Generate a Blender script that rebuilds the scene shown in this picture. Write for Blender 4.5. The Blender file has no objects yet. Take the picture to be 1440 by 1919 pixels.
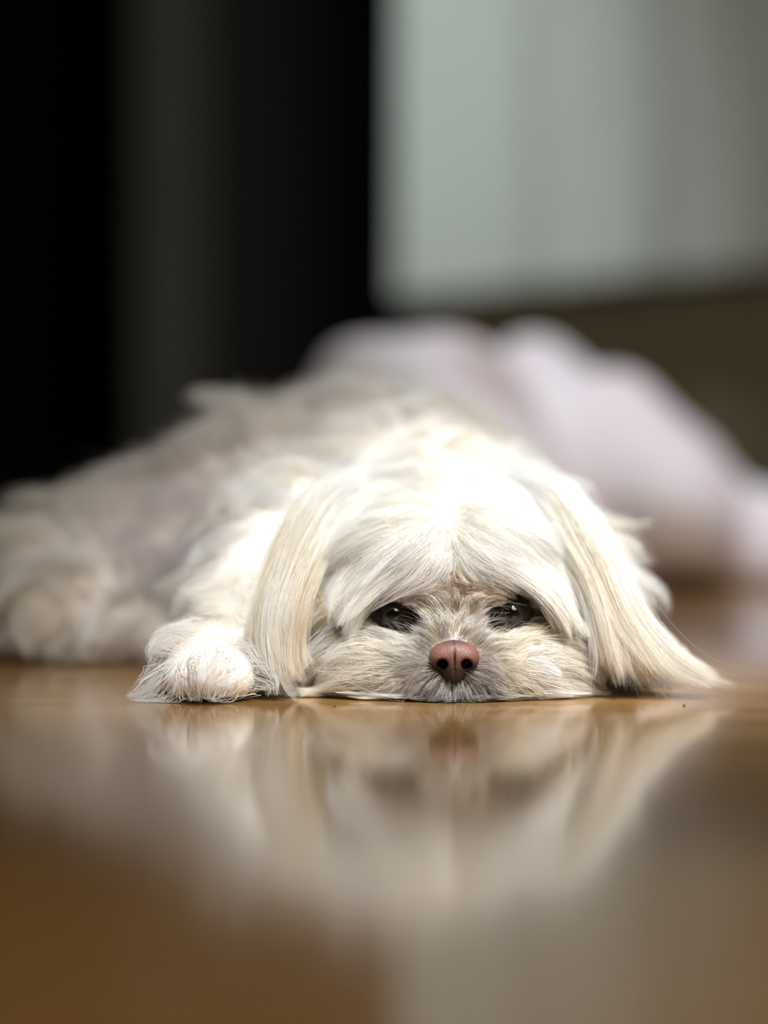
import bpy, bmesh, math, random
import numpy as np
from mathutils import Vector, kdtree

C = bpy.context.scene.collection
rng = np.random.default_rng(7)
random.seed(7)
PI = math.pi

# ------------------------------------------------------------------ camera
FPX, DIST, CAMZ, HOR = 5100.0, 1.17, 0.12, 795.0   # 85 mm lens on a 24 mm wide frame, 12 cm above the floor
cam = bpy.data.objects.new('camera', bpy.data.cameras.new('camera'))
C.objects.link(cam)
cam.location = (0, -DIST, CAMZ)
cam.rotation_euler = (PI / 2, 0, 0)
cam.data.sensor_fit = 'HORIZONTAL'
cam.data.sensor_width = 24.0
cam.data.lens = 85.0
cam.data.shift_y = -(959.5 - HOR) / 1440.0
cam.data.clip_start = 0.02
cam.data.dof.use_dof = True
cam.data.dof.focus_distance = DIST + 0.006
cam.data.dof.aperture_fstop = 1.8
bpy.context.scene.camera = cam

sc = bpy.context.scene
sc.view_settings.view_transform = 'Standard'
sc.view_settings.look = 'None'
sc.view_settings.gamma = 1.0
sc.view_settings.use_curve_mapping = False
sc.view_settings.exposure = 0.0
sc.cycles.max_bounces = 8
sc.cycles.diffuse_bounces = 6
sc.cycles.glossy_bounces = 4
sc.cycles.transmission_bounces = 6
sc.cycles.transparent_max_bounces = 8
sc.cycles_curves.shape = 'RIBBONS'
sc.cycles_curves.subdivisions = 2

world = bpy.data.worlds.new('world')
sc.world = world
world.use_nodes = True
world.node_tree.nodes['Background'].inputs[0].default_value = (0.75, 0.82, 1.0, 1)
world.node_tree.nodes['Background'].inputs[1].default_value = 0.10


def area(name, loc, target, size, size_y, power, color):
    l = bpy.data.lights.new(name, 'AREA')
    l.shape = 'RECTANGLE'
    l.size, l.size_y, l.energy, l.color = size, size_y, power, color
    o = bpy.data.objects.new(name, l)
    C.objects.link(o)
    o.location = loc
    o.rotation_euler = (Vector(target) - Vector(loc)).to_track_quat('-Z', 'Y').to_euler()
    return o


# added, unseen lights: key spot on the head, curtain and blanket spots, camera-side fill
def spot(name, loc, target, power, color, angle, blend, radius):
    l = bpy.data.lights.new(name, 'SPOT')
    l.energy, l.color, l.spot_size, l.spot_blend, l.shadow_soft_size = power, color, math.radians(angle), blend, radius
    o = bpy.data.objects.new(name, l)
    C.objects.link(o)
    o.location = loc
    o.rotation_euler = (Vector(target) - Vector(loc)).to_track_quat('-Z', 'Y').to_euler()
    return o


spot('added_head_spot', (0.42, -0.95, 2.0), (0.055, 0.060, 0.03), 640.0, (0.89, 0.945, 1.0), 12.5, 1.0, 0.13)  # added spot, out of view, brightest on the head and fading outward
spot('added_curtain_spot', (-0.25, 0.55, 2.3), (-0.03, 1.5, 0.40), 230.0, (0.90, 1.0, 0.98), 22.0, 1.0, 0.10)  # added spot, out of view, that brightens the curtain's left edge
spot('added_blanket_spot', (0.55, 0.35, 2.3), (0.27, 0.93, 0.05), 150.0, (0.95, 0.96, 1.0), 24.0, 1.0, 0.13)  # added spot, out of view, that lifts the blanket
area('added_front_fill', (0.55, -1.35, 0.95), (0.04, 0.05, 0.0), 0.8, 0.8, 18.0, (1.0, 0.95, 0.87))  # added fill panel beside the camera, lifting the face and cheeks


def W(px, py, d):
    """a point seen at pixel (px, py) of the photograph, d metres in front of the lens"""
    return np.array([(px - 720.0) * d / FPX, d - DIST, CAMZ + (HOR - py) * d / FPX])


# ------------------------------------------------------------------ materials
def mat(name, col=(0.5, 0.5, 0.5), rough=0.5, spec=0.5):
    m = bpy.data.materials.new(name)
    m.use_nodes = True
    b = m.node_tree.nodes['Principled BSDF']
    b.inputs['Base Color'].default_value = (*col, 1)
    b.inputs['Roughness'].default_value = rough
    b.inputs['Specular IOR Level'].default_value = spec
    return m, m.node_tree.nodes, m.node_tree.links, b


def ramp(N, stops):
    r = N.new('ShaderNodeValToRGB')
    e = r.color_ramp.elements
    while len(e) > 1:
        e.remove(e[-1])
    for i, (p, c) in enumerate(stops):
        if i == 0:
            e[0].position, e[0].color = p, (*c, 1)
        else:
            k = e.new(p)
            k.color = (*c, 1)
    return r


def noisy(name, c1, c2, scale=6.0, rough=0.6, bump=0.0, stretch=(1, 1, 1), spec=0.5, bscale=None):
    m, N, L, b = mat(name, c1, rough, spec)
    tc = N.new('ShaderNodeTexCoord')
    mp = N.new('ShaderNodeMapping')
    mp.inputs['Scale'].default_value = stretch
    n = N.new('ShaderNodeTexNoise')
    n.inputs['Scale'].default_value = scale
    n.inputs['Detail'].default_value = 5
    r = ramp(N, [(0.3, c1), (0.7, c2)])
    L.new(tc.outputs['Object'], mp.inputs[0])
    L.new(mp.outputs[0], n.inputs['Vector'])
    L.new(n.outputs['Fac'], r.inputs[0])
    L.new(r.outputs[0], b.inputs['Base Color'])
    if bump:
        bp = N.new('ShaderNodeBump')
        bp.inputs['Strength'].default_value = bump
        bp.inputs['Distance'].default_value = 0.002
        n2 = N.new('ShaderNodeTexNoise')
        n2.inputs['Scale'].default_value = bscale or scale * 4
        L.new(mp.outputs[0], n2.inputs['Vector'])
        L.new(n2.outputs['Fac'], bp.inputs['Height'])
        L.new(bp.outputs[0], b.inputs['Normal'])
    return m


def plank_material():
    m, N, L, b = mat('lacquered_wood', (0.3, 0.16, 0.07), 0.11, 0.5)
    b.inputs['Specular Tint'].default_value = (1.0, 0.88, 0.70, 1)      # amber lacquer
    tc = N.new('ShaderNodeTexCoord')
    oi = N.new('ShaderNodeObjectInfo')
    mp = N.new('ShaderNodeMapping')
    mp.inputs['Scale'].default_value = (1.2, 14, 14)
    off = N.new('ShaderNodeVectorMath'); off.operation = 'SCALE'
    L.new(oi.outputs['Random'], off.inputs['Scale'])
    off.inputs[0].default_value = (37.0, 13.0, 5.0)
    L.new(tc.outputs['Object'], mp.inputs[0])
    L.new(off.outputs[0], mp.inputs['Location'])
    n = N.new('ShaderNodeTexNoise')
    n.inputs['Scale'].default_value = 3.0; n.inputs['Detail'].default_value = 8
    n.inputs['Distortion'].default_value = 0.8
    L.new(mp.outputs[0], n.inputs['Vector'])
    r = ramp(N, [(0.25, (0.19, 0.090, 0.026)), (0.5, (0.28, 0.145, 0.045)), (0.75, (0.36, 0.20, 0.070))])
    L.new(n.outputs['Fac'], r.inputs[0])
    hs = N.new('ShaderNodeHueSaturation')
    mr = N.new('ShaderNodeMapRange')
    mr.inputs['To Min'].default_value = 0.72; mr.inputs['To Max'].default_value = 1.15
    L.new(oi.outputs['Random'], mr.inputs['Value'])
    L.new(mr.outputs[0], hs.inputs['Value'])
    L.new(r.outputs[0], hs.inputs['Color'])
    L.new(hs.outputs[0], b.inputs['Base Color'])
    # the lacquer is very slightly wavy
    n2 = N.new('ShaderNodeTexNoise'); n2.inputs['Scale'].default_value = 9.0
    n2.inputs['Detail'].default_value = 3
    mp2 = N.new('ShaderNodeMapping'); mp2.inputs['Scale'].default_value = (1.0, 0.35, 1.0)
    L.new(tc.outputs['Object'], mp2.inputs[0])
    L.new(mp2.outputs[0], n2.inputs['Vector'])
    bp = N.new('ShaderNodeBump'); bp.inputs['Strength'].default_value = 0.25
    bp.inputs['Distance'].default_value = 0.0004
    L.new(n2.outputs['Fac'], bp.inputs['Height'])
    L.new(bp.outputs[0], b.inputs['Normal'])
    return m


def hair_material():
    m = bpy.data.materials.new('dog_hair')
    m.use_nodes = True
    N, L = m.node_tree.nodes, m.node_tree.links
    N.clear()
    out = N.new('ShaderNodeOutputMaterial')
    at = N.new('ShaderNodeAttribute'); at.attribute_name = 'hair_colour'
    df = N.new('ShaderNodeBsdfDiffuse')
    tr = N.new('ShaderNodeBsdfTranslucent')
    gl = N.new('ShaderNodeBsdfHair'); gl.component = 'Reflection'
    gl.inputs['RoughnessU'].default_value = 0.25
    gl.inputs['RoughnessV'].default_value = 0.6
    gl.inputs['Offset'].default_value = math.radians(4)
    gl.inputs['Color'].default_value = (0.9, 0.9, 0.9, 1)
    m1 = N.new('ShaderNodeMixShader'); m1.inputs[0].default_value = 0.42
    m2 = N.new('ShaderNodeMixShader'); m2.inputs[0].default_value = 0.10
    L.new(at.outputs['Color'], df.inputs['Color'])
    L.new(at.outputs['Color'], tr.inputs['Color'])
    L.new(df.outputs[0], m1.inputs[1]); L.new(tr.outputs[0], m1.inputs[2])
    L.new(m1.outputs[0], m2.inputs[1]); L.new(gl.outputs[0], m2.inputs[2])
    L.new(m2.outputs[0], out.inputs['Surface'])
    return m


M_HAIR = hair_material()
M_PLANK = plank_material()


# ------------------------------------------------------------------ object helpers
def link(name, mesh, material=None, parent=None, smooth=False):
    o = bpy.data.objects.new(name, mesh)
    C.objects.link(o)
    if material is not None and not mesh.materials:
        mesh.materials.append(material)
    if smooth:
        mesh.shade_smooth()
    if parent:
        o.parent = parent
    return o


def tag(o, label, cat, group=None, kind=None):
    o['label'] = label
    o['category'] = cat
    if group:
        o['group'] = group
    if kind:
        o['kind'] = kind
    return o


def empty(name, loc=(0, 0, 0), rz=0.0):
    o = bpy.data.objects.new(name, None)
    C.objects.link(o)
    o.location = loc
    o.rotation_euler = (0, 0, rz)
    o.empty_display_size = 0.05
    return o


def pydata(name, v, f):
    me = bpy.data.meshes.new(name)
    me.from_pydata([tuple(p) for p in v], [], [tuple(q) for q in f])
    me.update()
    return me


def box_mesh(name, x0, x1, y0, y1, z0, z1, bevel=0.0, segs=2):
    bm = bmesh.new()
    bmesh.ops.create_cube(bm, size=1)
    for v in bm.verts:
        v.co = ((x0 + x1) / 2 + v.co.x * (x1 - x0), (y0 + y1) / 2 + v.co.y * (y1 - y0), (z0 + z1) / 2 + v.co.z * (z1 - z0))
    if bevel:
        bmesh.ops.bevel(bm, geom=bm.edges[:], offset=bevel, segments=segs, profile=0.5, affect='EDGES')
    me = bpy.data.meshes.new(name)
    bm.to_mesh(me); bm.free()
    return me


def box(name, x0, x1, y0, y1, z0, z1, m, parent=None, bevel=0.0):
    return link(name, box_mesh(name, x0, x1, y0, y1, z0, z1, bevel), m, parent)


# ------------------------------------------------------------------ implicit surfaces
def ell(c, r, yaw=0.0, pitch=0.0):
    return ('e', np.array(c, float), np.array(r, float), yaw, pitch)


def cone(a, b, ra, rb):
    return ('c', np.array(a, float), np.array(b, float), ra, rb)


def prim(p, q):
    if q[0] == 'e':
        v = p - q[1]
        if q[3]:
            c, s = math.cos(-q[3]), math.sin(-q[3])
            v = np.stack([v[..., 0] * c - v[..., 1] * s, v[..., 0] * s + v[..., 1] * c, v[..., 2]], -1)
        if q[4]:      # rotation about the local y axis
            c, s = math.cos(-q[4]), math.sin(-q[4])
            v = np.stack([v[..., 0] * c + v[..., 2] * s, v[..., 1], -v[..., 0] * s + v[..., 2] * c], -1)
        k0 = np.sqrt(((v / q[2]) ** 2).sum(-1)) + 1e-9
        k1 = np.sqrt(((v / q[2] ** 2) ** 2).sum(-1)) + 1e-9
        return k0 * (k0 - 1.0) / k1
    a, b = q[1], q[2]
    ab = b - a
    t = np.clip(((p - a) @ ab) / (ab @ ab), 0, 1)
    c = a + t[..., None] * ab
    return np.sqrt(((p - c) ** 2).sum(-1)) - (q[3] + (q[4] - q[3]) * t)


def smin(a, b, k):
    h = np.clip(0.5 + 0.5 * (b - a) / k, 0, 1)
    return b * (1 - h) + a * h - k * h * (1 - h)


def smax(a, b, k):
    return -smin(-a, -b, k)


class SDF:
    def __init__(self, prims, k=0.012, cuts=(), kc=0.003, tufts=0.0):
        self.prims, self.k, self.cuts, self.kc, self.tufts = prims, k, cuts, kc, tufts

    def __call__(self, p):
        d = prim(p, self.prims[0])
        for q in self.prims[1:]:
            d = smin(d, prim(p, q), self.k)
        for q in self.cuts:
            d = smax(d, -prim(p, q), self.kc)
        if self.tufts:                       # the coat lies in rough tufts on the trunk
            x, y, z = p[..., 0], p[..., 1], p[..., 2]
            m = np.clip((y - 0.10) / 0.03, 0, 1)
            d = d + self.tufts * m * (np.sin(x * 190 + 2.5 * np.sin(z * 90)) * np.sin(z * 150 + y * 120 + 2 * np.sin(x * 80)) + 0.5 * np.sin(x * 330 + z * 260 + y * 90))
        return d

    def grad(self, p, e=0.0008):
        d0 = self(p)
        g = np.stack([self(p + np.array([e, 0, 0])) - d0, self(p + np.array([0, e, 0])) - d0, self(p + np.array([0, 0, e])) - d0], -1)
        return d0, g / (np.linalg.norm(g, axis=-1, keepdims=True) + 1e-12)


def surface_nets(f, lo, hi, h):
    lo, hi = np.array(lo, float), np.array(hi, float)
    n = np.ceil((hi - lo) / h).astype(int) + 1
    ax = [lo[i] + np.arange(n[i]) * h for i in range(3)]
    G = np.empty(tuple(n), float)
    for i in range(n[0]):
        P = np.empty((n[1], n[2], 3))
        P[..., 0] = ax[0][i]; P[..., 1] = ax[1][:, None]; P[..., 2] = ax[2][None, :]
        G[i] = f(P)
    c = np.zeros(tuple(n - 1) + (3,)); cnt = np.zeros(tuple(n - 1))
    corners = [(i, j, k) for i in (0, 1) for j in (0, 1) for k in (0, 1)]
    sl = lambda o: tuple(slice(o[a], n[a] - 1 + o[a]) for a in range(3))
    for a in corners:
        for axis in range(3):
            if a[axis] == 0:
                b = list(a); b[axis] = 1
                A, B = G[sl(a)], G[sl(b)]
                cr = (A < 0) != (B < 0)
                t = np.where(cr, A / np.where(cr, A - B, 1), 0)
                for q in range(3):
                    c[..., q] += np.where(cr, a[q] + (t if q == axis else 0), 0)
                cnt += cr
    m = cnt > 0
    idx = -np.ones(m.shape, int)
    idx[m] = np.arange(m.sum())
    I = np.argwhere(m)
    V = lo + (I + c[m] / cnt[m][:, None]) * h
    F = []
    for axis in range(3):
        b, d = (axis + 1) % 3, (axis + 2) % 3
        s0 = [slice(None)] * 3; s1 = [slice(None)] * 3
        s0[axis] = slice(0, -1); s1[axis] = slice(1, None)
        cr = (G[tuple(s0)] < 0) != (G[tuple(s1)] < 0)
        E = np.argwhere(cr)
        ok = (E[:, b] > 0) & (E[:, d] > 0) & (E[:, b] < n[b] - 1) & (E[:, d] < n[d] - 1)
        E = E[ok]
        inside = G[tuple(E.T)] < 0
        e = []
        for ob, od in ((0, 0), (-1, 0), (-1, -1), (0, -1)):
            q = E.copy(); q[:, b] += ob; q[:, d] += od
            e.append(idx[tuple(q.T)])
        Q = np.stack(e, 1)
        Q[~inside] = Q[~inside][:, ::-1]
        F.append(Q)
    return V, np.concatenate(F)


def nets_mesh(name, f, lo, hi, h):
    V, F = surface_nets(f, lo, hi, h)
    me = bpy.data.meshes.new(name)
    me.vertices.add(len(V)); me.vertices.foreach_set('co', V.ravel())
    me.loops.add(F.size); me.loops.foreach_set('vertex_index', F.ravel().astype(np.int32))
    me.polygons.add(len(F))
    me.polygons.foreach_set('loop_start', (np.arange(len(F)) * 4).astype(np.int32))
    me.update(calc_edges=True); me.validate()
    me.shade_smooth()
    return me, V, F


# ------------------------------------------------------------------ cheap vector noise
_K = rng.normal(size=(10, 3)) ; _PH = rng.uniform(0, 6.28, (10, 3)); _OUT = rng.normal(size=(10, 3, 3))


def vnoise(p, scale):
    """smooth random vector for each point"""
    o = np.zeros(p.shape)
    for i in range(6):
        a = (p @ (_K[i] * scale * (1 + 0.25 * i)))
        o += np.sin(a[..., None] + _PH[i]) * _OUT[i, 0] * 0.4
    return o


def nrm(v):
    return v / (np.linalg.norm(v, axis=-1, keepdims=True) + 1e-12)


# ------------------------------------------------------------------ hair
def sample_surface(V, F, n, keep=None):
    T = np.concatenate([F[:, [0, 1, 2]], F[:, [0, 2, 3]]])
    A, B, D = V[T[:, 0]], V[T[:, 1]], V[T[:, 2]]
    ar = np.linalg.norm(np.cross(B - A, D - A), axis=1)
    if keep is not None:
        ar = ar * np.clip(keep((A + B + D) / 3), 0, None)
    ar = ar / ar.sum()
    t = rng.choice(len(T), n, p=ar)
    u, v = rng.random(n), rng.random(n)
    s = u + v > 1
    u[s], v[s] = 1 - u[s], 1 - v[s]
    return A[t] + (B[t] - A[t]) * u[:, None] + (D[t] - A[t]) * v[:, None]


def nearest(a, b):
    kd = kdtree.KDTree(len(b))
    for i, p in enumerate(b):
        kd.insert(p, i)
    kd.balance()
    return np.array([kd.find(p)[1] for p in a])


def clump(P, frac, amt, power, own=0.15, fly=0.04):
    """P: strands x points x 3; pull strands towards every 1/frac-th strand"""
    n, k = P.shape[:2]
    m = max(3, int(n * frac))
    g = rng.choice(n, m, replace=False)
    j = g[nearest(P[:, 0], P[g, 0])]
    t = np.linspace(0, 1, k)[None, :, None] ** power
    a = amt * (0.75 + 0.5 * rng.random((n, 1, 1)))
    a = np.where(rng.random((n, 1, 1)) < fly, 0.1, np.clip(a, 0, 1))
    off = (P[:, :1] - P[j][:, :1]) * own
    Q = P[j] + off
    return P * (1 - a * t) + Q * (a * t), j


def settle(P, sdf, lift=0.0006, floor=0.0006):
    shp = P.shape
    q = P.reshape(-1, 3)
    if sdf is not None:
        d, g = sdf.grad(q)
        push = np.clip(lift - d, 0, None)
        q = q + g * push[:, None]
    q[:, 2] = np.maximum(q[:, 2], floor)
    return q.reshape(shp)


def grow(roots, sdf, field, length, nseg, lift=0.3, stiff=0.45, gravity=0.2, layer=(0.001, 0.006), noise=0.0, nscale=60.0, jit=0.0):
    n = len(roots)
    p = roots.copy()
    d, nr = sdf.grad(p)
    p = p - nr * d[:, None]
    lay = layer[0] + (layer[1] - layer[0]) * rng.random(n)
    fl = 0.0004 + 0.0032 * rng.random(n) ** 2
    out = [p.copy()]
    ds = (length / nseg)[:, None]
    f = field(p)
    f = nrm(f - nr * (f * nr).sum(-1, keepdims=True))
    J = rng.normal(size=(n, 3)) * jit
    cur = nrm(nr * lift + f * (1 - lift) + J * 0.5)
    for k in range(nseg):
        f = field(p)
        d, g = sdf.grad(p)
        f = nrm(f - g * (f * g).sum(-1, keepdims=True) * 0.9)
        want = nrm(f + np.array([0, 0, -1.0]) * gravity + (vnoise(p, nscale) * noise if noise else 0) + J)
        cur = nrm(cur * (1 - stiff) + want * stiff)
        p = p + cur * ds
        d, g = sdf.grad(p)
        tgt = lay * min(1.0, (k + 1) / 3.0)
        push = np.clip(tgt - d, 0, None)
        p = p + g * push[:, None]
        p[:, 2] = np.maximum(p[:, 2], fl)
        out.append(p.copy())
    return np.stack(out, 1)


def hair_object(name, P, col, rad, parent, taper=0.85):
    """P strands x k x 3, col strands x k x 3, rad root radius"""
    n, k = P.shape[:2]
    hc = bpy.data.hair_curves.new(name)
    hc.add_curves([k] * n)
    hc.attributes['position'].data.foreach_set('vector', P.astype(np.float32).ravel())
    r = hc.attributes.get('radius') or hc.attributes.new('radius', 'FLOAT', 'POINT')
    t = np.linspace(0, 1, k)
    rr = np.broadcast_to(rad, (n,))[:, None] * (1 - taper * t[None] ** 1.5)
    r.data.foreach_set('value', rr.astype(np.float32).ravel())
    a = hc.attributes.new('hair_colour', 'FLOAT_COLOR', 'POINT')
    cc = np.ones((n, k, 4), np.float32)
    cc[..., :3] = np.clip(col, 0.01, 0.95)
    a.data.foreach_set('color', cc.ravel())
    hc.materials.append(M_HAIR)
    o = bpy.data.objects.new(name, hc)
    C.objects.link(o)
    o.parent = parent
    return o


def mix(a, b, t):
    t = np.asarray(t)[..., None]
    return np.asarray(a) * (1 - t) + np.asarray(b) * t


def blob(p, c, r):
    """1 at c falling to 0 over about r"""
    v = (p - np.array(c)) / np.array(r)
    return np.exp(-(v ** 2).sum(-1))


# ------------------------------------------------------------------ the room
def build_room():
    M_wall = noisy('grey_green_wall_paint', (0.42, 0.44, 0.40), (0.45, 0.47, 0.43), 3.0, 0.8)
    M_low = noisy('dark_olive_paint', (0.105, 0.090, 0.046), (0.125, 0.108, 0.058), 4.0, 0.7)
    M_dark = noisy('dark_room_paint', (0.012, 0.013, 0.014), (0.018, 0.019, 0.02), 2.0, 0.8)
    M_ceil = noisy('white_ceiling_paint', (0.7, 0.7, 0.68), (0.74, 0.74, 0.72), 3.0, 0.9)
    M_sub = noisy('subfloor_wood', (0.05, 0.025, 0.012), (0.07, 0.035, 0.015), 20, 0.8)  # dark brown wood of the sub-floor, showing in the joints

    # floor: sub-floor slab with separate lacquered boards on it
    fl = box('floor', -1.6, 1.6, -2.6, 5.4, -0.05, -0.0022, M_sub)
    fl['kind'] = 'structure'
    w = 0.118
    protos = []
    for L_ in (0.9, 1.2):
        protos.append(box_mesh('plank', 0, L_ - 0.0005, 0, w - 0.0003, -0.0022, 0.0, 0.00018, 1))
        protos[-1].materials.append(M_PLANK)
    far = []
    row = 0
    y = -1.24
    y0s = []
    while y < 5.4:
        x = -1.6 + (row * 0.43) % 0.8 - 0.8
        while x < 1.6:
            i = random.randrange(2)
            L_ = (0.9, 1.2)[i]
            d = y + w / 2 + DIST
            # in view and at least ten pixels deep: a board of its own
            vis = 0.02 < d < 2.75 and x < 0.16 * max(d, 0.3) + 0.1 and x + L_ > -0.16 * max(d, 0.3) - 0.1
            if vis:
                o = bpy.data.objects.new('plank', protos[i])
                C.objects.link(o)
                o.location = (x, y, 0)
                o.parent = fl
            else:
                far.append((x, x + L_ - 0.0005, y, y + w - 0.0004))
            x += L_
        y += w
        row += 1
    bm = bmesh.new()
    for (a, b, c, d) in far:
        a, b = max(a, -1.6), min(b, 1.6)
        d = min(d, 5.39)
        vs = [bm.verts.new(q) for q in ((a, c, 0), (b, c, 0), (b, d, 0), (a, d, 0))]
        lo = [bm.verts.new(q) for q in ((a, c, -.0022), (b, c, -.0022), (b, d, -.0022), (a, d, -.0022))]
        bm.faces.new(vs)
        for i in range(4):
            bm.faces.new((vs[i], lo[i], lo[(i + 1) % 4], vs[(i + 1) % 4]))
    bmesh.ops.recalc_face_normals(bm, faces=bm.faces[:])
    me = bpy.data.meshes.new('far_boards'); bm.to_mesh(me); bm.free()
    o = link('far_boards', me, M_PLANK, fl)
    o['kind'] = 'stuff'

    # walls: the back wall stops at a wide doorway on the left that opens on an unlit room
    def st(name, *a, **k):
        o = box(name, *a, **k); o['kind'] = 'structure'; return o
    st('wall_back', 0.055, 1.6, 1.56, 1.64, 0, 2.5, M_low)
    st('wall_right', 1.6, 1.68, -2.7, 5.4, 0, 2.5, M_wall)
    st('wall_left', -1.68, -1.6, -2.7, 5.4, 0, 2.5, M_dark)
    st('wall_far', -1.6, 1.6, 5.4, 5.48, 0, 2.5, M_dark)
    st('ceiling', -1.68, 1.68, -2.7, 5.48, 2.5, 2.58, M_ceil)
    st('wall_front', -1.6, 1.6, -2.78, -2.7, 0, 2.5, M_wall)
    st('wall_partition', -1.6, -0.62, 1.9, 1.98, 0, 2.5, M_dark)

    # pleated curtain whose hem stops above the floor
    M_cur = noisy('curtain_cloth', (0.44, 0.48, 0.46), (0.50, 0.54, 0.52), 5.0, 0.85, 0.3, (8, 8, 1), 0.2)
    cu = empty('curtain', (0.36, 1.50, 0))
    tag(cu, 'pale grey-green pleated curtain hanging behind the dog, hem above the floor', 'curtain')
    xs = np.linspace(-0.345, 0.75, 330)
    zs = np.concatenate([[0.243, 0.247], np.linspace(0.26, 2.2, 26)])
    V, F = [], []
    for side in (0, 1):
        for z in zs:
            for x in xs:
                ph = (x + 0.345) / 0.125 * 2 * PI + 0.9 * math.sin(x * 9.0)
                amp = 0.006 + 0.003 * math.sin(x * 5 + 1)
                yy = amp * math.sin(ph) + 0.004 * math.sin(ph * 2 + z * 3) + side * 0.0022
                zz = z + 0.032 * max(0.0, (x + 0.345) / 0.35) * max(0.0, 1 - (z - 0.243) / 0.6)      # hem rises to the right
                V.append((x + 0.004 * math.sin(z * 2 + x * 4), yy, zz))
    nx, nz = len(xs), len(zs)
    for s in (0, 1):
        b = s * nx * nz
        for j in range(nz - 1):
            for i in range(nx - 1):
                q = (b + j * nx + i, b + j * nx + i + 1, b + (j + 1) * nx + i + 1, b + (j + 1) * nx + i)
                F.append(q if s == 0 else q[::-1])
    for i in range(nx - 1):                                     # close hem and side edges
        F.append((i + 1, i, nx * nz + i, nx * nz + i + 1))
    for j in range(nz - 1):
        F.append((j * nx, (j + 1) * nx, nx * nz + (j + 1) * nx, nx * nz + j * nx))
    link('cloth', pydata('cloth', V, F), M_cur, cu, True)
    bm = bmesh.new()
    bmesh.ops.create_cone(bm, cap_ends=True, segments=24, radius1=0.011, radius2=0.011, depth=1.22)
    bmesh.ops.rotate(bm, verts=bm.verts, matrix=__import__('mathutils').Matrix.Rotation(PI / 2, 3, 'Y'))
    bmesh.ops.translate(bm, verts=bm.verts, vec=(0.2, 0.002, 2.21))
    me = bpy.data.meshes.new('rail'); bm.to_mesh(me); bm.free()
    link('rail', me, mat('rail_metal', (0.1, 0.1, 0.1), 0.4)[0], cu, True)

    # tall dark wardrobe in the unlit room
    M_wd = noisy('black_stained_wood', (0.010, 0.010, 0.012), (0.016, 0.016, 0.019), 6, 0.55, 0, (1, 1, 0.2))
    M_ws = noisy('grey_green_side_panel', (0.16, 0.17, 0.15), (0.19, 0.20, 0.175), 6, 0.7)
    wd = empty('wardrobe', (-0.14, 2.6, 0))
    tag(wd, 'tall dark wardrobe with a paler grey edge in the unlit room', 'wardrobe')
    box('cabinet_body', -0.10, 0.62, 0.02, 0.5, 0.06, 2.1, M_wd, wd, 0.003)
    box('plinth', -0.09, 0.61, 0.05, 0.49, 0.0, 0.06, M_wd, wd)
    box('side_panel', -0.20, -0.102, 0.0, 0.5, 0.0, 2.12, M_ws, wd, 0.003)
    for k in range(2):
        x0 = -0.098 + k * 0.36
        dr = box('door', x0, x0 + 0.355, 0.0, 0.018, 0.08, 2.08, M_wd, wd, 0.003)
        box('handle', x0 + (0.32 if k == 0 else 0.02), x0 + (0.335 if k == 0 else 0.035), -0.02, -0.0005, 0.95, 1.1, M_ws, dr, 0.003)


# ------------------------------------------------------------------ the blanket
def build_blanket():
    m, N, L, b = mat('fleece', (0.62, 0.56, 0.58), 0.95, 0.1)
    tc = N.new('ShaderNodeTexCoord')
    n = N.new('ShaderNodeTexNoise'); n.inputs['Scale'].default_value = 4.0
    r = ramp(N, [(0.35, (0.86, 0.84, 0.88)), (0.65, (0.80, 0.70, 0.76))])
    L.new(tc.outputs['Object'], n.inputs['Vector']); L.new(n.outputs['Fac'], r.inputs[0]); L.new(r.outputs[0], b.inputs['Base Color'])
    b.inputs['Sheen Weight'].default_value = 0.15
    # heap of cloth: an implicit body of soft folds, about 1 m behind the dog's nose
    def w(px, py, d): return W(px, py, d)
    prims = [
        ell((0.02, 0.80, 0.075), (0.10, 0.12, 0.115)),           # dark hump behind the dog's back
        ell((0.118, 0.95, 0.085), (0.058, 0.13, 0.100)),          # tall pale fold
        ell((0.16, 0.92, 0.075), (0.07, 0.12, 0.09)),
        ell((0.205, 0.90, 0.055), (0.07, 0.13, 0.062)),
        cone((0.20, 0.92, 0.030), (0.50, 1.00, 0.022), 0.040, 0.052),
        cone((0.14, 0.86, 0.026), (0.42, 0.93, 0.020), 0.036, 0.034),
        cone((0.02, 0.80, 0.12), (0.17, 0.85, 0.02), 0.030, 0.03),
    ]
    s = SDF(prims, 0.022, [cone((0.055, 0.74, 0.175), (0.135, 0.76, 0.09), 0.030, 0.024)], 0.012)

    def f(p):
        d = s(p)
        a = p[..., 0] * 55 + p[..., 2] * 38 + 2.0 * np.sin(p[..., 1] * 17) + 1.5 * np.sin(p[..., 2] * 30)
        c = p[..., 1] * 48 - p[..., 0] * 30 + 2 * np.sin(p[..., 0] * 22)
        d = d + 0.0045 * np.sin(a) + 0.003 * np.sin(c)
        return np.maximum(d, 0.001 - p[..., 2])
    me, V, F = nets_mesh('blanket', f, (-0.12, 0.62, -0.012), (0.6, 1.14, 0.25), 0.006)
    o = link('blanket', me, m)
    tag(o, 'rumpled pale pinkish-white blanket heaped on the floor behind the dog', 'blanket')


# ------------------------------------------------------------------ the dog
EYES = [np.array((0.0042, 0.0315, 0.0368)), np.array((0.0560, 0.0315, 0.0372))]
ER = 0.0100
NOSE = np.array((0.0303, 0.0028, 0.0178))

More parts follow.
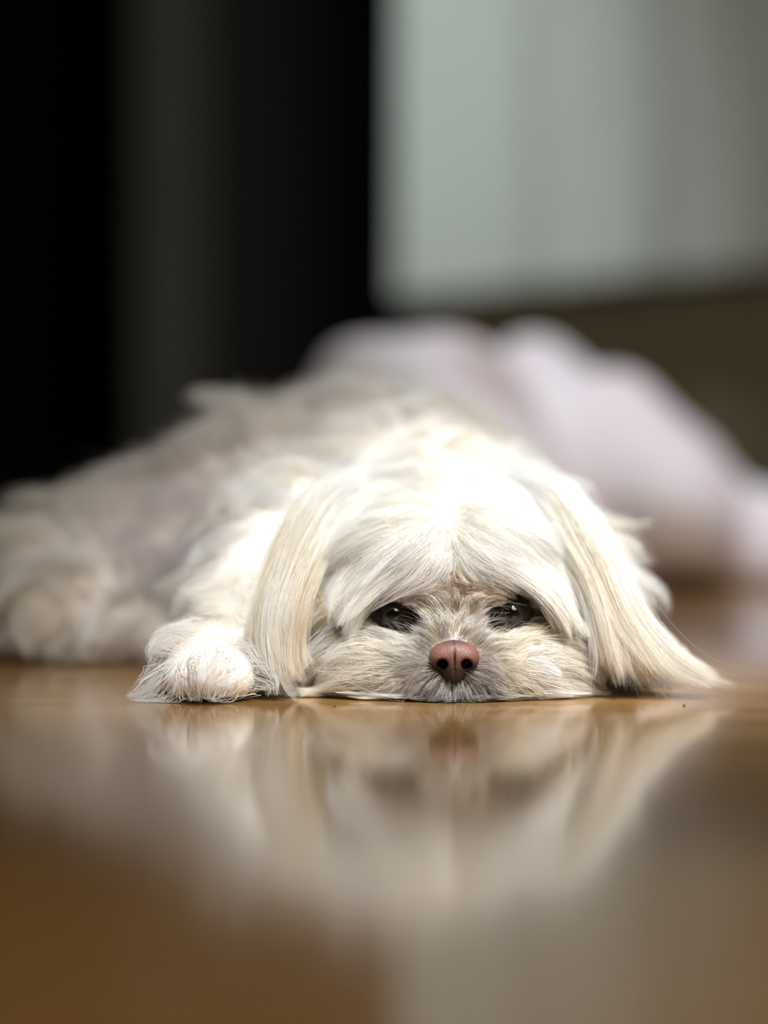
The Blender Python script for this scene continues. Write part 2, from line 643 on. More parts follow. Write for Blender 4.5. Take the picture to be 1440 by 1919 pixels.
HEAD = [
    ell((0.028, 0.070, 0.0490), (0.052, 0.052, 0.0340)),
    ell((0.0275, 0.047, 0.0600), (0.036, 0.030, 0.0200)),
    ell((0.0305, 0.022, 0.0140), (0.0215, 0.0215, 0.0145)),
    ell((0.0300, 0.032, 0.0290), (0.0120, 0.020, 0.0110)),
    ell((0.0060, 0.036, 0.0120), (0.0270, 0.023, 0.0120)),
    ell((0.0560, 0.036, 0.0120), (0.0270, 0.023, 0.0120)),
    ell((0.030, 0.062, 0.0200), (0.054, 0.040, 0.0200)),
]
BODY = [
    cone((0.028, 0.10, 0.050), (0.022, 0.19, 0.062), 0.042, 0.056),
    ell((0.020, 0.185, 0.055), (0.074, 0.070, 0.058)),
    ell((0.010, 0.245, 0.080), (0.064, 0.060, 0.052)),
    ell((-0.050, 0.285, 0.072), (0.068, 0.060, 0.056)),
    ell((-0.015, 0.300, 0.088), (0.040, 0.050, 0.052)),
    ell((-0.110, 0.290, 0.050), (0.065, 0.060, 0.047)),
    ell((-0.152, 0.280, 0.040), (0.050, 0.055, 0.036)),
    ell((-0.165, 0.235, 0.034), (0.036, 0.038, 0.034)),
    cone((-0.150, 0.225, 0.016), (-0.105, 0.190, 0.010), 0.016, 0.010),
    # forelegs with paws
    cone((-0.045, 0.150, 0.060), (-0.062, 0.100, 0.042), 0.034, 0.022),
    cone((-0.062, 0.100, 0.036), (-0.074, 0.045, 0.016), 0.022, 0.014),
    ell((-0.0775, 0.028, 0.0140), (0.0185, 0.021, 0.0130)),
    ell((-0.0900, 0.013, 0.0085), (0.0060, 0.0110, 0.0080)),
    ell((-0.0810, 0.008, 0.0090), (0.0060, 0.0110, 0.0085)),
    ell((-0.0715, 0.009, 0.0090), (0.0060, 0.0110, 0.0085)),
    ell((-0.0630, 0.014, 0.0080), (0.0055, 0.0100, 0.0075)),
    cone((0.075, 0.150, 0.050), (0.096, 0.105, 0.030), 0.032, 0.020),
    cone((0.096, 0.105, 0.026), (0.114, 0.085, 0.011), 0.016, 0.010),
    ell((0.119, 0.075, 0.0090), (0.014, 0.018, 0.0085)),
]
EAR_L = [cone((-0.018, 0.085, 0.068), (-0.040, 0.060, 0.046), 0.007, 0.009), cone((-0.040, 0.058, 0.046), (-0.046, 0.050, 0.022), 0.009, 0.005)]
EAR_R = [cone((0.078, 0.078, 0.070), (0.097, 0.060, 0.046), 0.007, 0.009), cone((0.097, 0.060, 0.046), (0.112, 0.052, 0.022), 0.009, 0.005)]
CUTS = [ell(tuple(e + np.array((0, -0.006, 0))), (0.0112, 0.0125, 0.0092)) for e in EYES] + [ell(tuple(NOSE + np.array((0, -0.002, -0.0005))), (0.0082, 0.0075, 0.0072))]
DOG = SDF(HEAD + BODY, 0.012, CUTS, 0.004, 0.0020)
DOG_HEAD = SDF(HEAD + BODY[:2], 0.012, CUTS, 0.004)


def ray_depth(px, py, off=0.0, d0=1.10, d1=1.75, s=None):
    """distance at which the line of sight meets the body"""
    ds = np.linspace(d0, d1, 330)
    P = np.stack([W(px, py, d) for d in ds])
    v = (s or DOG)(P) - off
    i = np.argmax(v < 0)
    return ds[i] if v[i] < 0 else None


def on_body(pts, off=0.0, off1=None):
    out, last = [], 1.2
    m = max(1, len(pts) - 1)
    ds = [ray_depth(x, y, off if off1 is None else off + (off1 - off) * i / m) for i, (x, y) in enumerate(pts)]
    good = [d for d in ds if d]
    last = good[0] if good else 1.2
    for (x, y), d in zip(pts, ds):
        last = d or last
        out.append(W(x, y, last))
    return np.array(out)


STROKES = [
    # forehead, falling to the left of the picture
    [(825, 940), (740, 945), (650, 980), (600, 1050), (570, 1120)],
    [(825, 965), (740, 980), (665, 1030), (610, 1110), (580, 1190)],
    [(825, 990), (750, 1015), (690, 1070), (645, 1140), (620, 1205)],
    [(825, 1020), (765, 1050), (710, 1100), (665, 1150), (635, 1205)],
    [(822, 1050), (780, 1080), (730, 1108), (690, 1135)],
    [(815, 1085), (785, 1105), (755, 1118)],
    # forehead, falling to the right
    [(850, 940), (940, 945), (1020, 985), (1075, 1060), (1105, 1150)],
    [(850, 965), (940, 985), (1010, 1040), (1060, 1110), (1100, 1200)],
    [(850, 990), (920, 1015), (985, 1065), (1040, 1130), (1090, 1220)],
    [(850, 1020), (905, 1050), (970, 1090), (1030, 1145), (1080, 1220)],
    [(850, 1050), (900, 1080), (960, 1108), (1010, 1140)],
    [(860, 1085), (900, 1102), (940, 1115)],
    # between the brows
    [(838, 1010), (840, 1040), (842, 1065)],
    # bridge, radiating up and out from the nose
    [(852, 1195), (850, 1150), (848, 1090)],
    [(835, 1195), (815, 1155), (800, 1105)],
    [(872, 1195), (888, 1155), (905, 1108)],
    [(815, 1205), (780, 1180), (745, 1168)],
    [(890, 1205), (925, 1180), (965, 1168)],
    # muzzle and cheeks, left
    [(800, 1225), (750, 1205), (690, 1200), (640, 1212)],
    [(800, 1238), (740, 1235), (670, 1250), (605, 1275)],
    [(805, 1255), (750, 1265), (690, 1285), (630, 1308)],
    [(815, 1275), (785, 1292), (755, 1312)],
    [(840, 1285), (825, 1305), (815, 1316)],
    [(700, 1185), (660, 1195), (620, 1230), (590, 1270)],
    # muzzle and cheeks, right
    [(905, 1225), (950, 1205), (1010, 1200), (1060, 1225)],
    [(908, 1240), (970, 1238), (1040, 1258), (1095, 1285)],
    [(900, 1258), (950, 1268), (1010, 1290), (1070, 1310)],
    [(890, 1275), (915, 1292), (940, 1312)],
    [(868, 1285), (878, 1305), (884, 1316)],
    [(1000, 1180), (1040, 1190), (1080, 1230), (1105, 1275)],
]
SP, SD = [], []
for s_ in STROKES:
    q = on_body(s_)
    for a, b in zip(q[:-1], q[1:]):
        for t in (0.25, 0.75):
            SP.append(a + (b - a) * t); SD.append((b - a) / (np.linalg.norm(b - a) + 1e-9))
SP, SD = np.array(SP), np.array(SD)


def body_flow(p):
    """from the neck towards the tail and down the sides"""
    f = np.zeros(p.shape)
    x, y = p[..., 0], p[..., 1]
    t = np.clip((y - 0.08) / 0.15, 0, 1)
    f[..., 0] = -0.5 * t + (x - 0.028) * 9 * (1 - 0.6 * t)
    f[..., 1] = 0.25 - 0.8 * t * 0.6
    f[..., 2] = -0.75
    pw = blob(p, (-0.0775, 0.024, 0.013), (.032, .04, .035))[..., None]
    v = nrm(p - np.array((-0.0775, 0.045, 0.018)))
    f = f * (1 - pw) + pw * (v * 1.2 + np.array((0, -0.6, -0.8)))
    f += vnoise(p, 38.0) * 0.45
    return f


def field(p):
    d2 = ((p[:, None, :] - SP[None]) ** 2).sum(-1)
    w = np.exp(-d2 / (2 * 0.0085 ** 2))
    w2 = np.exp(-d2 / (2 * 0.020 ** 2)) * 0.02
    w = w + w2
    f = (w[..., None] * SD[None]).sum(1)
    ws = w.sum(1)[:, None]
    b = nrm(body_flow(p))
    k = ws / (ws + 0.012)
    return nrm(f) * k + b * (1 - k)


def chunked(fn, n=20000):
    def g(p):
        return np.concatenate([fn(p[i:i + n]) for i in range(0, len(p), n)])
    return g


FIELD = chunked(field)

WHITE = np.array((0.92, 0.915, 0.91)); CREAM = np.array((0.89, 0.79, 0.60)); GOLD = np.array((0.62, 0.42, 0.16))
TAN = np.array((0.62, 0.45, 0.29)); GREY = np.array((0.14, 0.125, 0.135)); DARK = np.array((0.035, 0.028, 0.025))
FLANK_SHADE = np.array((0.60, 0.54, 0.57))


def head_colour(P, j):
    n, k = P.shape[:2]
    root = P[:, 0]
    t = np.linspace(0, 1, k)[None, :]
    rc = rng.random(n)
    rc = 0.5 * rc + 0.5 * rng.random(n)[j]
    c = mix(WHITE, CREAM, np.clip(rc * 0.9, 0, 1))
    # tan at stop and brows; beside the eyes also the hollow's shade put into colour
    for cc, r, a in ((W(850, 1110, 1.19), (.006, .03, .010), 1.3), (W(760, 1100, 1.19), (.013, .03, .007), 1.5), (W(930, 1108, 1.19), (.013, .03, .006), 1.1),
                     (W(650, 1195, 1.21), (.014, .03, .010), 1.5), (W(1040, 1195, 1.21), (.012, .03, .009), 1.1),
                     (W(630, 1265, 1.2), (.018, .03, .010), 0.45), (W(1050, 1262, 1.2), (.014, .03, .010), 0.2)):
        c = mix(c, TAN * (0.85, 0.75, 0.6), np.clip(blob(root, cc, r) * a * (0.5 + 0.5 * rc), 0, 0.92))
    c = mix(c, GOLD * 0.8, 0.65 * np.clip((0.007 - root[:, 2]) / 0.005, 0, 1))  # dark gold shade at the floor line put into the lowest hairs
    c = c * (1 - 0.30 * rng.random(n)[j] ** 1.5)[:, None]
    # grey-violet around and under the nose
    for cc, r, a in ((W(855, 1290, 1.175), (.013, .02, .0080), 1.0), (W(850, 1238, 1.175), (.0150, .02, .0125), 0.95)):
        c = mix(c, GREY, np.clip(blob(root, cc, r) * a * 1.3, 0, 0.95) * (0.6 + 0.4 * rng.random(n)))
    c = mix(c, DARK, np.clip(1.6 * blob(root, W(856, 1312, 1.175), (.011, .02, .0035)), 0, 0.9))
    for e in EYES:
        c = mix(c, DARK, np.clip(1.9 * blob(root, e + np.array((0, -0.006, 0)), (.0115, .03, .0085)) - 0.35, 0, 0.95))
    col = np.repeat(c[:, None], k, 1)
    col = mix(col, GOLD, np.clip(0.55 - 1.6 * t, 0, 1) * (0.5 + 0.5 * rc[:, None]) * (1 - 0.7 * np.clip((root[:, 2:3] - 0.045) / 0.02, 0, 1)))  # yellower roots, with the shade of the crevices added to the colour
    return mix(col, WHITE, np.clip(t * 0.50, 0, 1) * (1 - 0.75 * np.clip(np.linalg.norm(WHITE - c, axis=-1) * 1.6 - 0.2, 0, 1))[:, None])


def fan(guides, n, spread, L=(0.85, 1.0), k=16, start=0.0, depth=0.010, uneven=0.0, root_spread=0.5):
    """strands spread over a sheet of hand-laid guide curves; guides: list of (m,3) arrays"""
    def res(g, k=40):
        g = np.array(g)
        # smooth by Catmull-Rom
        pts = []
        e = np.concatenate([[2 * g[0] - g[1]], g, [2 * g[-1] - g[-2]]])
        for i in range(len(g) - 1):
            p0, p1, p2, p3 = e[i:i + 4]
            for t in np.linspace(0, 1, 14, endpoint=i == len(g) - 2):
                pts.append(0.5 * ((2 * p1) + (-p0 + p2) * t + (2 * p0 - 5 * p1 + 4 * p2 - p3) * t * t + (-p0 + 3 * p1 - 3 * p2 + p3) * t ** 3))
        pts = np.array(pts)
        s = np.concatenate([[0], np.cumsum(np.linalg.norm(np.diff(pts, axis=0), axis=1))])
        u = np.linspace(0, s[-1], k)
        return np.stack([np.interp(u, s, pts[:, a]) for a in range(3)], 1)
    G = np.stack([res(g) for g in guides])
    m = len(guides)
    u = rng.random(n) * (m - 1)
    i = np.minimum(u.astype(int), m - 2)
    fr = (u - i)[:, None, None]
    P = G[i] * (1 - fr) + G[i + 1] * fr                       # n x 40 x 3
    s0 = start * rng.random(n)
    s1 = s0 + (L[0] + (L[1] - L[0]) * rng.random(n)) * (1 - s0)
    s1 = s1 * (1 - uneven * (0.5 + 0.5 * np.sin(u * 11.0 + 3 * np.sin(u * 4.3))))
    s1 = np.clip(np.maximum(s1, s0 + 0.15), 0.05, 1)
    idx = (s0[:, None] + (s1 - s0)[:, None] * np.linspace(0, 1, k)[None]) * 39
    a = np.floor(idx).astype(int).clip(0, 38); b = idx - a
    r = np.arange(n)[:, None]
    Q = P[r, a] * (1 - b[..., None]) + P[r, a + 1] * b[..., None]
    off = rng.normal(size=(n, 1, 3)) * spread
    off[..., 1] += depth * (rng.random((n, 1)) - 0.3)
    t = np.linspace(0, 1, k)[None, :, None]
    return Q + off * (root_spread + (1.2 - root_spread) * t)


def clear_eyes(P, keep=0.02):
    """boolean: strands that do not cross the open part of an eye"""
    bad = np.zeros(len(P), bool)
    for e in EYES:
        v = P - (e + np.array((0, 0, -0.0010)))
        q = (v[..., 0] / 0.0094) ** 2 + (v[..., 2] / 0.0055) ** 2
        bad |= ((q < 1) & (v[..., 1] < 0.004)).any(1)
    return ~bad | (rng.random(len(P)) < keep)


def build_dog():
    dog = empty('dog', (0, 0, 0))
    tag(dog, 'small long-haired white dog with brown-pink nose lying flat with chin on the shiny floor', 'dog')
    M_skin = noisy('dog_skin', (0.50, 0.36, 0.28), (0.58, 0.44, 0.36), 60, 0.7)
    full = lambda p: smax(DOG(p), 0.0006 - p[..., 2], 0.006)
    me, V, F = nets_mesh('body', full, (-0.225, -0.02, -0.006), (0.165, 0.37, 0.155), 0.0030)
    # darker skin around the eyes and mouth, as a colour attribute
    N = V.shape[0]
    c = np.tile(np.array((0.80, 0.73, 0.66)), (N, 1))
    for e in EYES:
        c = mix(c, (0.02, 0.015, 0.012), np.clip(2.2 * blob(V, e + np.array((0, -0.005, 0)), (.0125, .02, .0095)) - 0.35, 0, 1))
        c = mix(c, (0.42, 0.25, 0.14), 0.8 * blob(V, e + np.array((0, 0, -0.010)), (.016, .03, .009)))
    c = mix(c, (0.06, 0.045, 0.05), np.clip(1.8 * blob(V, NOSE + np.array((0, 0.0, -0.006)), (.015, .02, .013)), 0, 1))
    a = me.color_attributes.new('skin_colour', 'FLOAT_COLOR', 'POINT')
    a.data.foreach_set('color', np.concatenate([c, np.ones((N, 1))], 1).astype(np.float32).ravel())
    nt = M_skin.node_tree
    at = nt.nodes.new('ShaderNodeAttribute'); at.attribute_name = 'skin_colour'
    nt.links.new(at.outputs['Color'], nt.nodes['Principled BSDF'].inputs['Base Color'])
    link('body', me, M_skin, dog)

    # ears: a flap each, with their long hair as a sub-part
    ears = []
    for prims, lo, hi in ((EAR_L, (-0.07, 0.03, 0.0), (0.0, 0.10, 0.10)), (EAR_R, (0.06, 0.03, 0.0), (0.14, 0.10, 0.10))):
        s = SDF(prims, 0.006)
        me_e, _, _ = nets_mesh('ear', s, lo, hi, 0.003)
        ears.append(link('ear', me_e, M_skin, dog))
        b_ = me_e.color_attributes.new('skin_colour', 'FLOAT_COLOR', 'POINT')
        b_.data.foreach_set('color', np.tile(np.array((0.6, 0.48, 0.4, 1), np.float32), len(me_e.vertices)))

    # eyes: dark brown globe with clear cornea bulge
    m_eye, N_, L_, b_ = mat('dark_eye', (0.010, 0.006, 0.004), 0.12, 0.5)
    b_.inputs['Coat Weight'].default_value = 0.3
    m_pup = mat('pupil', (0.002, 0.002, 0.002), 0.04, 0.8)[0]
    for e in EYES:
        bm = bmesh.new()
        bmesh.ops.create_uvsphere(bm, u_segments=40, v_segments=24, radius=ER)
        for v in bm.verts:                      # cornea bulge towards the front
            dt = -v.co.y / ER
            if dt > 0.75:
                v.co.y -= 0.0012 * ((dt - 0.75) / 0.25)
        mm = bpy.data.meshes.new('eye'); bm.to_mesh(mm); bm.free()
        eo = link('eye', mm, m_eye, dog, True)
        eo.location = tuple(e)
        bm = bmesh.new()
        bmesh.ops.create_uvsphere(bm, u_segments=24, v_segments=12, radius=0.0036)
        for v in bm.verts:
            v.co.y *= 0.35
            v.co.y -= ER + 0.0002
        mm = bpy.data.meshes.new('pupil'); bm.to_mesh(mm); bm.free()
        link('pupil', mm, m_pup, eo, True)

    # nose: pad with wings, nostrils and the groove between them
    def nose(p):
        q = p - NOSE
        d = prim(q, ell((0, 0.002, 0.0025), (0.0098, 0.0075, 0.0066)))
        d = smin(d, prim(q, ell((-0.0062, 0.001, 0.0012), (0.0044, 0.0055, 0.0046))), 0.003)
        d = smin(d, prim(q, ell((0.0062, 0.001, 0.0012), (0.0044, 0.0055, 0.0046))), 0.003)
        d = smin(d, prim(q, ell((0, 0.0015, -0.0040), (0.0056, 0.0058, 0.0058))), 0.003)
        for sg in (-1, 1):
            d = smax(d, -prim(q, ell((sg * 0.0052, -0.0050, -0.0010), (0.0024, 0.0060, 0.0024))), 0.0010)
            d = smax(d, -prim(q, cone((sg * 0.0056, -0.0052, -0.0012), (sg * 0.0094, -0.0035, -0.0036), 0.0014, 0.0009)), 0.0010)
        d = smax(d, -prim(q, ell((0, -0.0065, -0.003), (0.00035, 0.0030, 0.0100))), 0.0009)
        return d
    m_n, N_, L_, b_ = mat('nose_leather', (0.3, 0.13, 0.1), 0.48, 0.35)
    a_ = N_.new('ShaderNodeAttribute'); a_.attribute_name = 'nose_colour'
    L_.new(a_.outputs['Color'], b_.inputs['Base Color'])
    vo = N_.new('ShaderNodeTexVoronoi'); vo.inputs['Scale'].default_value = 1500
    tc = N_.new('ShaderNodeTexCoord'); L_.new(tc.outputs['Object'], vo.inputs['Vector'])
    bp = N_.new('ShaderNodeBump'); bp.inputs['Strength'].default_value = 0.5; bp.inputs['Distance'].default_value = 0.0003
    L_.new(vo.outputs['Distance'], bp.inputs['Height']); L_.new(bp.outputs[0], b_.inputs['Normal'])
    me_n, Vn, _ = nets_mesh('nose', nose, NOSE - 0.014, NOSE + 0.014, 0.00042)
    q = Vn - NOSE
    c = np.tile(np.array((0.165, 0.070, 0.053)), (len(Vn), 1))
    c = mix(c, (0.028, 0.013, 0.011), np.clip((-q[:, 2] + 0.0003) / 0.0035, 0, 1))
    c = mix(c, (0.05, 0.03, 0.03), np.clip((q[:, 2] - 0.0065) / 0.003, 0, 0.8))
    for sg in (-1, 1):
        c = mix(c, (0.002, 0.0015, 0.0015), np.clip(2.4 * blob(q, (sg * 0.0055, -0.001, -0.0013), (0.0027, 0.0045, 0.0026)), 0, 1))  # nostril hollows near black, their inner shade put into the colour
    c = mix(c, (0.03, 0.012, 0.012), np.exp(-(q[:, 0] / 0.0004) ** 2) * 0.8)
    a = me_n.color_attributes.new('nose_colour', 'FLOAT_COLOR', 'POINT')
    a.data.foreach_set('color', np.concatenate([c, np.ones((len(Vn), 1))], 1).astype(np.float32).ravel())
    link('nose', me_n, m_n, dog)

    # ---------------- fur
    eye_d = lambda p: np.minimum(np.linalg.norm((p - EYES[0] - np.array((0, -.006, 0))) / np.array((1, .8, .8)), axis=-1),
                                 np.linalg.norm((p - EYES[1] - np.array((0, -.006, 0))) / np.array((1, .8, .8)), axis=-1))
    nose_d = lambda p: np.linalg.norm((p - NOSE) * np.array((1, 0.6, 1)), axis=-1)

    def head_keep(p):
        k = np.clip((0.115 - p[:, 1]) / 0.02, 0, 1) * (p[:, 0] > -0.045) * (p[:, 0] < 0.10)
        k = k * np.clip((eye_d(p) - 0.0118) / 0.001, 0, 1)
        k = k * np.clip((nose_d(p) - 0.0085) / 0.001, 0, 1)
        k = k * (p[:, 2] > 0.0012)
        return k * (1 + 1.5 * np.clip((0.05 - p[:, 1]) / 0.02, 0, 1))
    roots = sample_surface(V, F, 70000, head_keep)
    n = len(roots)
    x, y, z = roots.T
    ln = np.full(n, 0.040)
    muz = np.clip((0.040 - z) / 0.006, 0, 1) * np.clip((0.05 - y) / 0.01, 0, 1)
    nd = nose_d(roots); ed = eye_d(roots)
    ln = ln * (1 - muz) + muz * (0.009 + 0.55 * np.clip(nd - 0.010, 0, 0.03))
    brow = np.clip((z - 0.040) / 0.006, 0, 1) * np.clip(1 - np.abs(x - 0.0295) / 0.032, 0, 1) * np.clip((0.064 - z) / 0.010, 0, 1)
    ln = ln * (1 - 0.72 * np.clip(brow * 1.6, 0, 1))
    ln = np.where(ed < 0.016, np.minimum(ln, 0.0045), ln)
    ln = np.where((ed < 0.024) & (z > 0.038), np.minimum(ln, 0.008), ln)
    ln = np.where((z > 0.045) & (z < 0.066) & (y < 0.05), np.minimum(ln, 0.018), ln)
    ln = np.where((z > 0.038) & (z < 0.062) & (y < 0.05) & (np.abs(x - 0.0298) < 0.020), np.minimum(ln, 0.0075), ln)
    ln = ln * (0.7 + 0.5 * rng.random(n))
    lift = 0.30
    P = grow(roots, DOG_HEAD, FIELD, ln, 12, lift, 0.40, 0.10, (0.0006, 0.0080), 0.15, 120.0, 0.20)
    P, j = clump(P, 0.008, 0.55, 1.0, 0.30)
    P, j2 = clump(P, 0.035, 0.80, 0.7, 0.15, 0.08)
    P += vnoise(P + rng.normal(size=(n, 1, 3)) * 0.01, 160.0) * 0.0007 * np.linspace(0, 1, P.shape[1])[None, :, None]
    P = settle(P, DOG_HEAD)
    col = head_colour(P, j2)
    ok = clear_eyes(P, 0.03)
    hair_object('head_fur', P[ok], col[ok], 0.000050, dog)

    # moustache: longer stray hairs streaming outward over the cheeks to the floor
    def mus_keep(p):
        return (p[:, 1] < 0.045) * (p[:, 2] < 0.034) * (nose_d(p) > 0.011) * (eye_d(p) > 0.013) * 1.0 * (p[:, 2] > 0.0012) * (1 + 1.5 * (p[:, 2] < 0.008))
    roots = sample_surface(V, F, 19000, mus_keep)
    n = len(roots)
    ln = (0.008 + 0.75 * np.clip(nose_d(roots) - 0.011, 0, 0.022)) * (0.7 + 0.6 * rng.random(n))
    P = grow(roots, DOG_HEAD, FIELD, ln, 14, 0.42, 0.30, 0.16, (0.002, 0.009), 0.25, 90.0, 0.28)
    P, j = clump(P, 0.018, 0.88, 0.7, 0.15, 0.08)
    P = settle(P, DOG_HEAD)
    col = np.repeat((mix(WHITE, CREAM, rng.random(n)[j] * 1.2) * (1 - 0.25 * rng.random(n)[j] ** 2)[:, None])[:, None], P.shape[1], 1)
    col = mix(col, GOLD, np.clip(0.35 - 1.2 * np.linspace(0, 1, P.shape[1])[None], 0, 1) * np.ones((n, 1)))  # golden roots: natural yellow plus crevice shade put into the colour
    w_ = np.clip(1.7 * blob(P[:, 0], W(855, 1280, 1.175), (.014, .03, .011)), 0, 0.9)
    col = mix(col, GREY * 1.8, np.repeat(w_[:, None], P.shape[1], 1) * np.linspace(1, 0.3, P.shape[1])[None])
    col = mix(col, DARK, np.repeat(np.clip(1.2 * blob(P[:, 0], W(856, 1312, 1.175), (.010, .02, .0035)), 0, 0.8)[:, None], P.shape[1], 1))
    ok = clear_eyes(P, 0.03)
    hair_object('whisker_fur', P[ok], col[ok], 0.000060, dog)

    # bangs: long pointed locks lying over the brow, outside the eyes
    def bangs(guides, n, spread=0.0022, L=(0.62, 1.0), start=0.70):
        G = []
        for g_ in guides:
            q = on_body(g_, 0.000, 0.0085)
            ds_ = np.minimum.accumulate(q[:, 1] + DIST)          # hang clear of the hollow beside the eye
            G.append(np.array([W(x_, y_, d_) for (x_, y_), d_ in zip(g_, ds_)]))
        return fan(G, n, spread, L, 16, start, 0.006, 0.16)
    left = [[(835, 905), (740, 905), (640, 935), (575, 1005), (535, 1100), (520, 1180)],
            [(840, 925), (735, 930), (645, 970), (590, 1040), (557, 1120), (545, 1190)],
            [(842, 940), (735, 950), (655, 1000), (605, 1070), (578, 1150), (568, 1225)],
            [(845, 960), (745, 980), (675, 1035), (630, 1100), (603, 1170), (592, 1235)],
            [(845, 985), (757, 1010), (700, 1062), (655, 1120), (628, 1175), (615, 1228)],
            [(845, 1010), (768, 1035), (715, 1080), (675, 1130), (645, 1180), (628, 1220)],
            [(845, 1030), (785, 1058), (730, 1092), (690, 1126), (660, 1160), (640, 1205)]]
    right = [[(835, 905), (945, 905), (1040, 940), (1105, 1020), (1128, 1110), (1135, 1200)],
             [(832, 925), (945, 930), (1030, 970), (1085, 1050), (1110, 1140), (1120, 1230)],
             [(830, 945), (940, 955), (1018, 1005), (1070, 1080), (1100, 1170), (1112, 1265)],
             [(830, 965), (930, 985), (1005, 1040), (1055, 1105), (1085, 1180), (1103, 1260)],
             [(830, 990), (920, 1018), (990, 1068), (1040, 1125), (1070, 1180), (1092, 1245)],
             [(830, 1015), (908, 1045), (972, 1085), (1020, 1125), (1053, 1170), (1075, 1220)]]
    for gd in (left, right):
        P = bangs(gd, 13000)
        n = len(P)
        P, j = clump(P, 0.0035, 0.75, 1.3, 0.25, 0.03)
        P, j2 = clump(P, 0.03, 0.65, 0.9, 0.15, 0.06)
        P += vnoise(P[:, -1:] * np.ones((1, 16, 1)), 150.0) * 0.0022 * (np.linspace(0, 1, 16)[None, :, None]) ** 1.5 + vnoise(P, 90.0) * 0.0010 * np.linspace(0, 1, 16)[None, :, None]
        P = settle(P, DOG_HEAD, 0.0015)
        rc = 0.3 * rng.random(n) + 0.7 * rng.random(n)[j2]
        t = np.linspace(0, 1, 16)
        col = mix(np.repeat(mix(WHITE, CREAM, rc * 0.65)[:, None], 16, 1), GOLD, np.clip(rc[:, None] - 0.65, 0, 1) * 0.8 * (1 - t[None]))
        ok = clear_eyes(P, 0.01)
        col = col * (1 - 0.10 * rng.random(n)[j2] ** 2)[:, None, None]
        hair_object('forelock', P[ok], col[ok], 0.000055, dog)

    # ears
    def g(pts, d):
        return np.array([W(x, y, q) for (x, y), q in zip(pts, d)])
    dl = (1.290, 1.250, 1.215, 1.195, 1.188, 1.182, 1.178)
    left = [g([(690, 895), (600, 930), (535, 1010), (497, 1110), (480, 1195), (485, 1260), (512, 1304)], dl),
            g([(700, 905), (610, 940), (550, 1020), (515, 1110), (500, 1195), (508, 1262), (540, 1306)], dl),
            g([(710, 915), (620, 950), (568, 1030), (535, 1115), (520, 1200), (532, 1268), (572, 1306)], dl),
            g([(720, 925), (635, 965), (582, 1040), (552, 1120), (542, 1205), (553, 1265), (596, 1304)], dl),
            g([(730, 940), (650, 985), (598, 1055), (568, 1130), (557, 1205), (568, 1258), (606, 1300)], dl)]
    dr = (1.290, 1.255, 1.215, 1.198, 1.188, 1.181)
    right = [g([(940, 905), (1020, 955), (1085, 1060), (1115, 1160), (1124, 1240), (1105, 1300)], dr),
             g([(945, 900), (1030, 945), (1097, 1055), (1133, 1155), (1150, 1240), (1160, 1303)], dr),
             g([(950, 895), (1040, 935), (1108, 1045), (1150, 1150), (1183, 1235), (1222, 1303)], dr),
             g([(955, 890), (1050, 930), (1122, 1040), (1170, 1148), (1236, 1238), (1360, 1302)], dr),
             g([(960, 890), (1058, 925), (1132, 1035), (1192, 1148), (1290, 1244), (1460, 1296)], (1.29, 1.26, 1.225, 1.205, 1.192, 1.183))]
    for gd, ear, n, prims in ((left, ears[0], 15000, EAR_L), (right, ears[1], 17000, EAR_R)):
        P = fan(gd, n, 0.0030, (0.82, 1.0), 20, 0.45, 0.020, 0.08, 1.1)
        P, j = clump(P, 0.006, 0.50, 1.0, 0.35, 0.02)
        P, j2 = clump(P, 0.03, 0.7, 0.8, 0.15, 0.05)
        P += vnoise(P, 55.0) * 0.0012 * np.linspace(0, 1, 20)[None, :, None]
        P = settle(P, DOG_HEAD, 0.001)
        rc = 0.25 * rng.random(n) + 0.75 * rng.random(n)[j2]
        t = np.linspace(0, 1, 20)
        base = mix(WHITE, CREAM, np.clip(rc * 1.2, 0, 1))
        col = mix(np.repeat(base[:, None], 20, 1), GOLD, np.clip((rc[:, None] - 0.40) * 1.5, 0, 0.75) * np.clip((t[None] - 0.2) * 3, 0, 1) * (1 - 0.5 * t[None]))
        col = mix(col, WHITE, np.clip(1.0 - 2.6 * t[None], 0, 1) * np.ones((n, 1)))
        for cc, rr, am in ((W(572, 1190, 1.185), (.007, .03, .022), 0.65), (W(1128, 1262, 1.185), (.006, .03, .016), 0.6), (W(1195, 1285, 1.185), (.010, .03, .008), 0.55)):
            col = mix(col, GOLD, np.clip(blob(P, cc, rr) * am * (0.5 + rc[:, None]), 0, 0.85))
        col = col * (1 - 0.22 * rng.random(n)[j2] ** 1.5)[:, None, None]
        hair_object('ear_fur', P, col, 0.000055, ear)

    # body coat: wavy tufts, long on the back and flanks
    def body_keep(p):
        k = np.clip((p[:, 1] - 0.085) / 0.02, 0, 1)
        k = np.maximum(k, (p[:, 0] < -0.045) * 1.0)
        k = np.maximum(k, (p[:, 0] > 0.098) * 1.0)
        return k * (p[:, 2] > 0.003) * (p[:, 1] < 0.34)
    roots = sample_surface(V, F, 60000, body_keep)
    n = len(roots)
    paw = blob(roots, (-0.0775, 0.024, 0.013), (.03, .035, .03)) + blob(roots, (0.119, 0.075, 0.010), (.028, .035, .03))
    ln = 0.036 * (1 - 0.60 * np.clip(paw * 1.5, 0, 1)) * (0.7 + 0.6 * rng.random(n))
    P = grow(roots, DOG, chunked(body_flow), ln, 9, 0.50, 0.30, 0.12, (0.001, 0.011), 0.6, 55.0, 0.46)
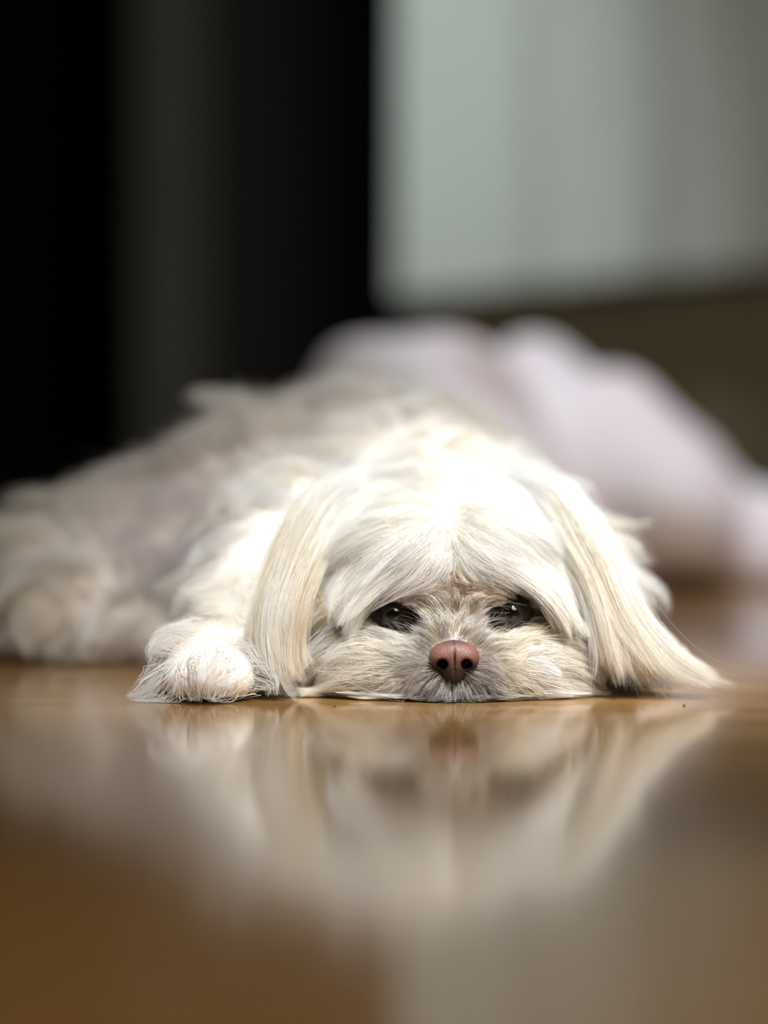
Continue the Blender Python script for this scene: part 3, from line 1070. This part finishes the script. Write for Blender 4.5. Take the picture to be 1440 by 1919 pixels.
    P, j = clump(P, 0.010, 0.85, 0.7, 0.25, 0.03)
    P, j2 = clump(P, 0.05, 0.6, 0.8, 0.15, 0.06)
    P += vnoise(P, 110.0) * 0.0034 * np.linspace(0, 1, 10)[None, :, None]
    P = settle(P, DOG)
    x, y, z = P[:, 0].T
    rc = 0.3 * rng.random(n) + 0.7 * rng.random(n)[j]
    col = mix(WHITE, CREAM, rc * 0.55)
    col = col * (1 - 0.22 * rng.random(n)[j] ** 1.5)[:, None]
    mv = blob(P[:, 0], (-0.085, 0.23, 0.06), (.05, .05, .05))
    col = mix(col, FLANK_SHADE, mv * 0.8)  # mauve shade of the valley between haunch and forearm, put into the hair colour
    col = mix(col, GOLD, 0.35 * np.clip((0.035 - z) / 0.03, 0, 1) * (x < -0.03) * (y > 0.12))  # shade low on the haunch put into the hair as gold
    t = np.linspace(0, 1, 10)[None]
    col = mix(np.repeat(col[:, None], 10, 1), GOLD, np.clip(0.32 - 1.0 * t, 0, 1) * (0.4 + 0.6 * rc[:, None]) * (1 - 0.6 * np.clip(paw, 0, 1)[:, None]))  # gold at the roots, partly shade between tufts put into the colour
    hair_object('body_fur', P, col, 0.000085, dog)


def build_specks():
    m = noisy('crumb_brown', (0.05, 0.03, 0.02), (0.09, 0.05, 0.03), 900, 0.8)
    for (px, py), lab in (((463, 1311), 'tiny dark crumb on the floor in front of the paw'), ((1283, 1323), 'tiny dark crumb on the floor in front of the spread ear hair'),
                          ((628, 1324), 'tiny crumb on the floor under the cheek fur')):
        d = FPX * CAMZ / (py - HOR)
        bm = bmesh.new()
        bmesh.ops.create_icosphere(bm, subdivisions=2, radius=0.0006)
        for v in bm.verts:
            v.co *= 1 + 0.3 * math.sin(v.co.x * 9000 + v.co.y * 5000)
            v.co.z *= 0.6
        me = bpy.data.meshes.new('crumb'); bm.to_mesh(me); bm.free()
        o = link('crumb', me, m)
        o.location = (float(W(px, py, d)[0]), d - DIST, 0.0003)
        tag(o, lab, 'crumb')


build_room()
build_blanket()
build_dog()
build_specks()
